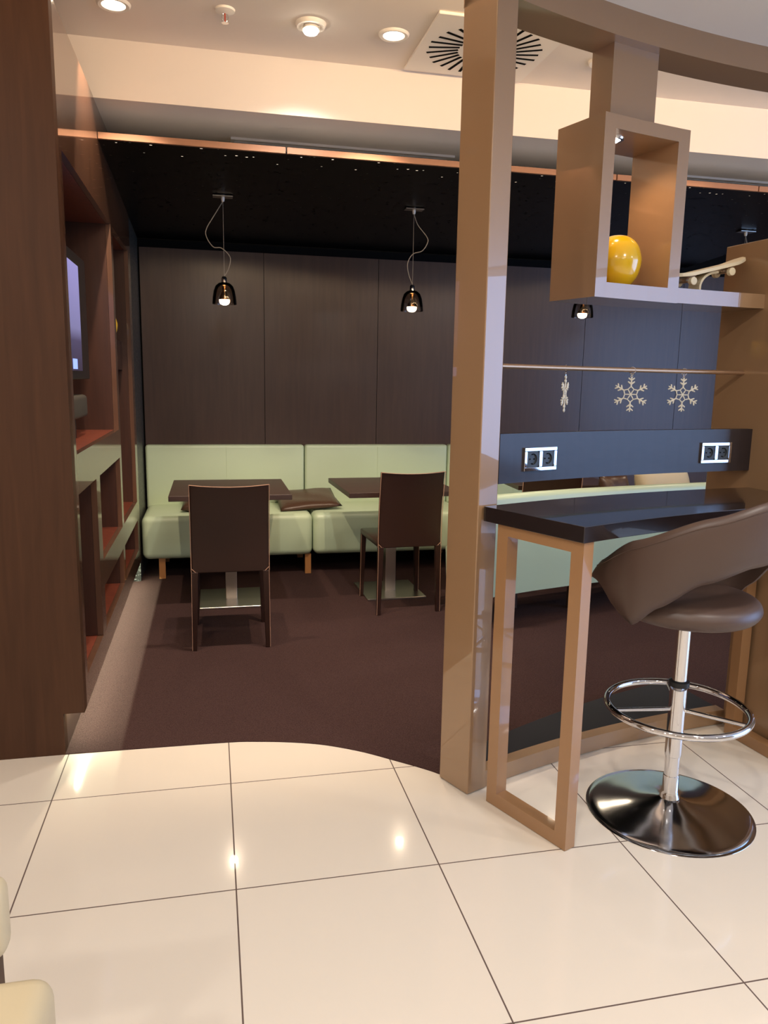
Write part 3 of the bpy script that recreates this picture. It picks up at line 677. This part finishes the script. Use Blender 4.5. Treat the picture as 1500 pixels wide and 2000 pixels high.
# snowflakes
def make_flake(label):
    r = thing('snowflake_ornament', label, 'ornament', (0, 0, 0), 0, 'snowflake ornaments on the rail')
    bm = B(); R_ = 0.066; t_ = 0.0031
    def bar(p, q, ra=t_, rb=None):
        p, q = Vector((p[0], 0, p[1])), Vector((q[0], 0, q[1])); d = q-p
        tube(bm, [p, p+d*0.5, q], [ra*0.95, ra*1.05, (rb or ra)*0.75], 6)
    for k in range(6):
        a = PI/2+k*PI/3; d = (math.cos(a), math.sin(a)); Z = -0.090
        P = lambda f, off=0.0: (f*R_*math.cos(a+off), Z+f*R_*math.sin(a+off))
        bar(P(0.40), P(1.0))
        for f, l in ((0.58, 0.24), (0.80, 0.22)):
            for s in (-1, 1):
                b0 = P(f); aa = a+s*math.radians(52); bar(b0, (b0[0]+l*R_*math.cos(aa), b0[1]+l*R_*math.sin(aa)))
        p1 = P(0.45)
        for e in (-1, 1):
            mid = (0.33*R_*math.cos(a+e*PI/6), Z+0.33*R_*math.sin(a+e*PI/6)); bar(p1, mid, 0.0023)
        bar((0, Z), (0.33*R_*math.cos(a+PI/6), Z+0.33*R_*math.sin(a+PI/6)), 0.0023)
    obj('snowflake', bm, M_flake, r)
    bm = B(); tube(bm, [(0.0125*math.cos(t), 0, 0.0125*math.sin(t)) for t in [math.radians(-150+15*i) for i in range(19)]], 0.0012, 6)
    tube(bm, smooth_curve([(-0.0108, 0, -0.006), (-0.004, 0, -0.013), (0, 0, -0.016), (0.001, 0, -0.022)], 3), 0.0012, 6); 
    tube(bm, [(0.004*math.cos(t), 0, -0.0235+0.004*math.sin(t)) for t in [2*PI*i/12 for i in range(12)]], 0.001, 6, True)
    for v, e in ((-0.004, -0.011), (0.005, -0.014), (0.0, -0.018)): lathe(bm, [(0, -0.004), (0.004, 0), (0, 0.004)], 8, (v, 0, e))
    obj('hook', bm, M_chrome, r)
    return r
def flake_rot(s): return TH0-s/RR-PI/2
f2 = make_flake('snowflake ornament hanging face-on in the middle of the rail'); f2.location = pol(0.771, 4.36, 1.486); f2.rotation_euler.z = math.radians(-26)
dup(f2, pol(0.452, 4.36, 1.486), math.radians(53), 'snowflake ornament seen edge-on, leftmost on the rail')
dup(f2, pol(1.029, 4.36, 1.486), math.radians(-12), 'snowflake ornament hanging face-on nearest the right end of the rail')

# ------------------------------------------------------------------ bar table
bt = thing('bar_table', 'high bar table with glossy dark curved top on bronze frames', 'table', pol(0.65, 4.05))
bm = B(); arcbox(bm, 0.018, 1.3205, 3.855, 4.272, 0.981, 1.030); obj('tabletop', bm, M_bar, bt, world=True, bevel=0.0015)
for sa, sb_ in ((0.030, 0.078), (1.262, 1.310)):
    bm = B(); Ra, Rb, q = 3.862, 4.215, 0.046
    arcbox(bm, sa, sb_, Ra, Ra+q, 0.002, 0.9805, 1); arcbox(bm, sa, sb_, Rb-q, Rb, 0.002, 0.9805, 1)
    arcbox(bm, sa, sb_, Ra+q, Rb-q, 0.002, 0.048, 1); arcbox(bm, sa, sb_, Ra+q, Rb-q, 0.945, 0.9805, 1)
    obj('leg_frame', bm, M_lacq_frame, bt, world=True)

# ------------------------------------------------------------------ bar stool
bs = thing('bar_stool', 'dark brown leather swivel bar stool on chrome disc base', 'stool', (1.46, 0.14, 0))
bm = lathe(B(), fine([(0, 0.0), (0.255, 0.0), (0.260, 0.003), (0.259, 0.007), (0.20, 0.014), (0.12, 0.026), (0.05, 0.043), (0.026, 0.052), (0.0, 0.054)], 4), 72); obj('base', bm, M_polish, bs, smooth=True, sharp=50)
bm = lathe(B(), [(0.033, 0.050), (0.030, 0.062), (0.0265, 0.075), (0.026, 0.13), (0.024, 0.132), (0.024, 0.20), (0.027, 0.202), (0.0275, 0.215), (0.0275, 0.452), (0, 0.452)], 36); obj('lower_column', bm, M_chrome, bs, smooth=True, sharp=35)
bm = lathe(B(), [(0.0, 0.44), (0.0235, 0.452), (0.0235, 0.71), (0.0, 0.71)], 32); obj('gas_lift', bm, M_chrome, bs, smooth=True, sharp=35)
bm = lathe(B(), [(0.0275, 0.448), (0.033, 0.450), (0.033, 0.466), (0.024, 0.470)], 32); obj('collar', bm, M_black, bs, smooth=True, sharp=35)
RZ, RRr = 0.372, 0.226
bm = B(); tube(bm, [(RRr*math.cos(2*PI*i/72), RRr*math.sin(2*PI*i/72), RZ) for i in range(72)], 0.0115, 14, True)
fr = obj('foot_ring', bm, M_chrome, bs, smooth=True, sharp=180)
for a in (175, 310, 65):
    a = math.radians(a); bm = B(); tube(bm, [(0.025*math.cos(a), 0.025*math.sin(a), RZ-0.004), (RRr*math.cos(a), RRr*math.sin(a), RZ)], 0.007, 10); obj('spoke', bm, M_chrome, fr, smooth=True)
bm = lathe(B(), fine([(0, 0.694), (0.10, 0.693), (0.18, 0.695), (0.210, 0.705), (0.226, 0.725), (0.227, 0.742), (0.214, 0.762), (0.18, 0.772), (0.10, 0.774), (0, 0.772)], 4), 64)
st = obj('seat', bm, M_stool, bs, smooth=True, sharp=180)
bm = lathe(B(), [(0, 0.68), (0.10, 0.68), (0.13, 0.695), (0, 0.697)], 32); obj('seat_plate', bm, M_black, bs, smooth=True, sharp=40)
BACK = math.radians(-60)
def interp(tab, t):
    for (a, va), (b, vb) in zip(tab, tab[1:]):
        if t <= b:
            q = (t-a)/(b-a); q = q*q*(3-2*q)*0.35+q*0.65; return va+(vb-va)*q
    return tab[-1][1]
ZL = [(0, 0.93), (0.2, 0.915), (0.42, 0.862), (0.6, 0.775), (0.73, 0.703), (0.82, 0.722), (1.0, 0.802)]
ZU = [(0, 1.13), (0.2, 1.118), (0.42, 1.066), (0.7, 0.978), (0.9, 0.885), (1.0, 0.820)]
bm = B(); n, kk = 96, 9; rings = []
for i in range(n+1):
    t = i/n*2-1; phi = BACK+t*math.radians(136); a = abs(t) if t < 0 else min(1.0, t*1.2); zl, zu = interp(ZL, a), interp(ZU, a)
    h = zu-zl; er = Vector((math.cos(phi), math.sin(phi), 0))
    rl, ru = 0.258+0.014*(1-a), 0.300+0.02*(1-a); th = 0.024
    sec = []
    for k in range(kk+1):      # outer face up
        q = k/kk; bulge = 0.016*math.sin(PI*q); sec.append((rl+(ru-rl)*q+bulge+th/2*(1 if 0 < k < kk else 0.35), zl+h*q))
    for k in range(kk, -1, -1):
        q = k/kk; bulge = 0.016*math.sin(PI*q); sec.append((rl+(ru-rl)*q+bulge-th/2*(1 if 0 < k < kk else 0.35), zl+h*q))
    rings.append([bm.verts.new(er*r_+Vector((0, 0, z_))) for r_, z_ in sec])
m_ = len(rings[0])
for A, Bq in zip(rings, rings[1:]):
    for k in range(m_): bm.faces.new((A[k], A[(k+1) % m_], Bq[(k+1) % m_], Bq[k]))
bm.faces.new(rings[0]); bm.faces.new(rings[-1][::-1])
bk = obj('backrest', bm, M_stool, bs, smooth=True, sharp=75)
bm = B(); pts = []
for i in range(4, n-3):
    t = i/n*2-1; phi = BACK+t*math.radians(136); a = abs(t) if t < 0 else min(1.0, t*1.2); zl, zu = interp(ZL, a), interp(ZU, a); q = 0.90
    r_ = 0.258+0.014*(1-a)+(0.042+0.006*(1-a))*q+0.016*math.sin(PI*q)+0.0122
    pts.append((r_*math.cos(phi), r_*math.sin(phi), zl+(zu-zl)*q))
tube(bm, pts, 0.0016, 6); obj('seam', bm, M_stool, bk)

# ------------------------------------------------------------------ cream chair at the lower left corner
ac = thing('lounge_chair', 'cream leather chair corner at the lower left of the picture', 'chair', (-0.60, -1.05, 0))
bm = B(); box(bm, -0.86, -0.312, -1.38, -0.792, 0.34, 0.466, 0.035, 5); obj('seat', bm, M_cream, ac, smooth=True, sharp=60, world=True)
bm = B(); box(bm, -0.80, -0.388, -0.80, -0.735, 0.485, 0.618, 0.024, 5); obj('backrest', bm, M_cream, ac, smooth=True, sharp=60, world=True)
for x in (-0.424, -0.76):
    bm = B(); box(bm, x-0.022, x+0.022, -0.790, -0.755, 0.0, 0.50, 0.004, 2); obj('back_post', bm, M_walnut, ac, world=True)
for x in (-0.36, -0.82):
    bm = B(); box(bm, x-0.02, x+0.02, -1.34, -1.30, 0.0, 0.35); obj('leg', bm, M_walnut, ac, world=True)
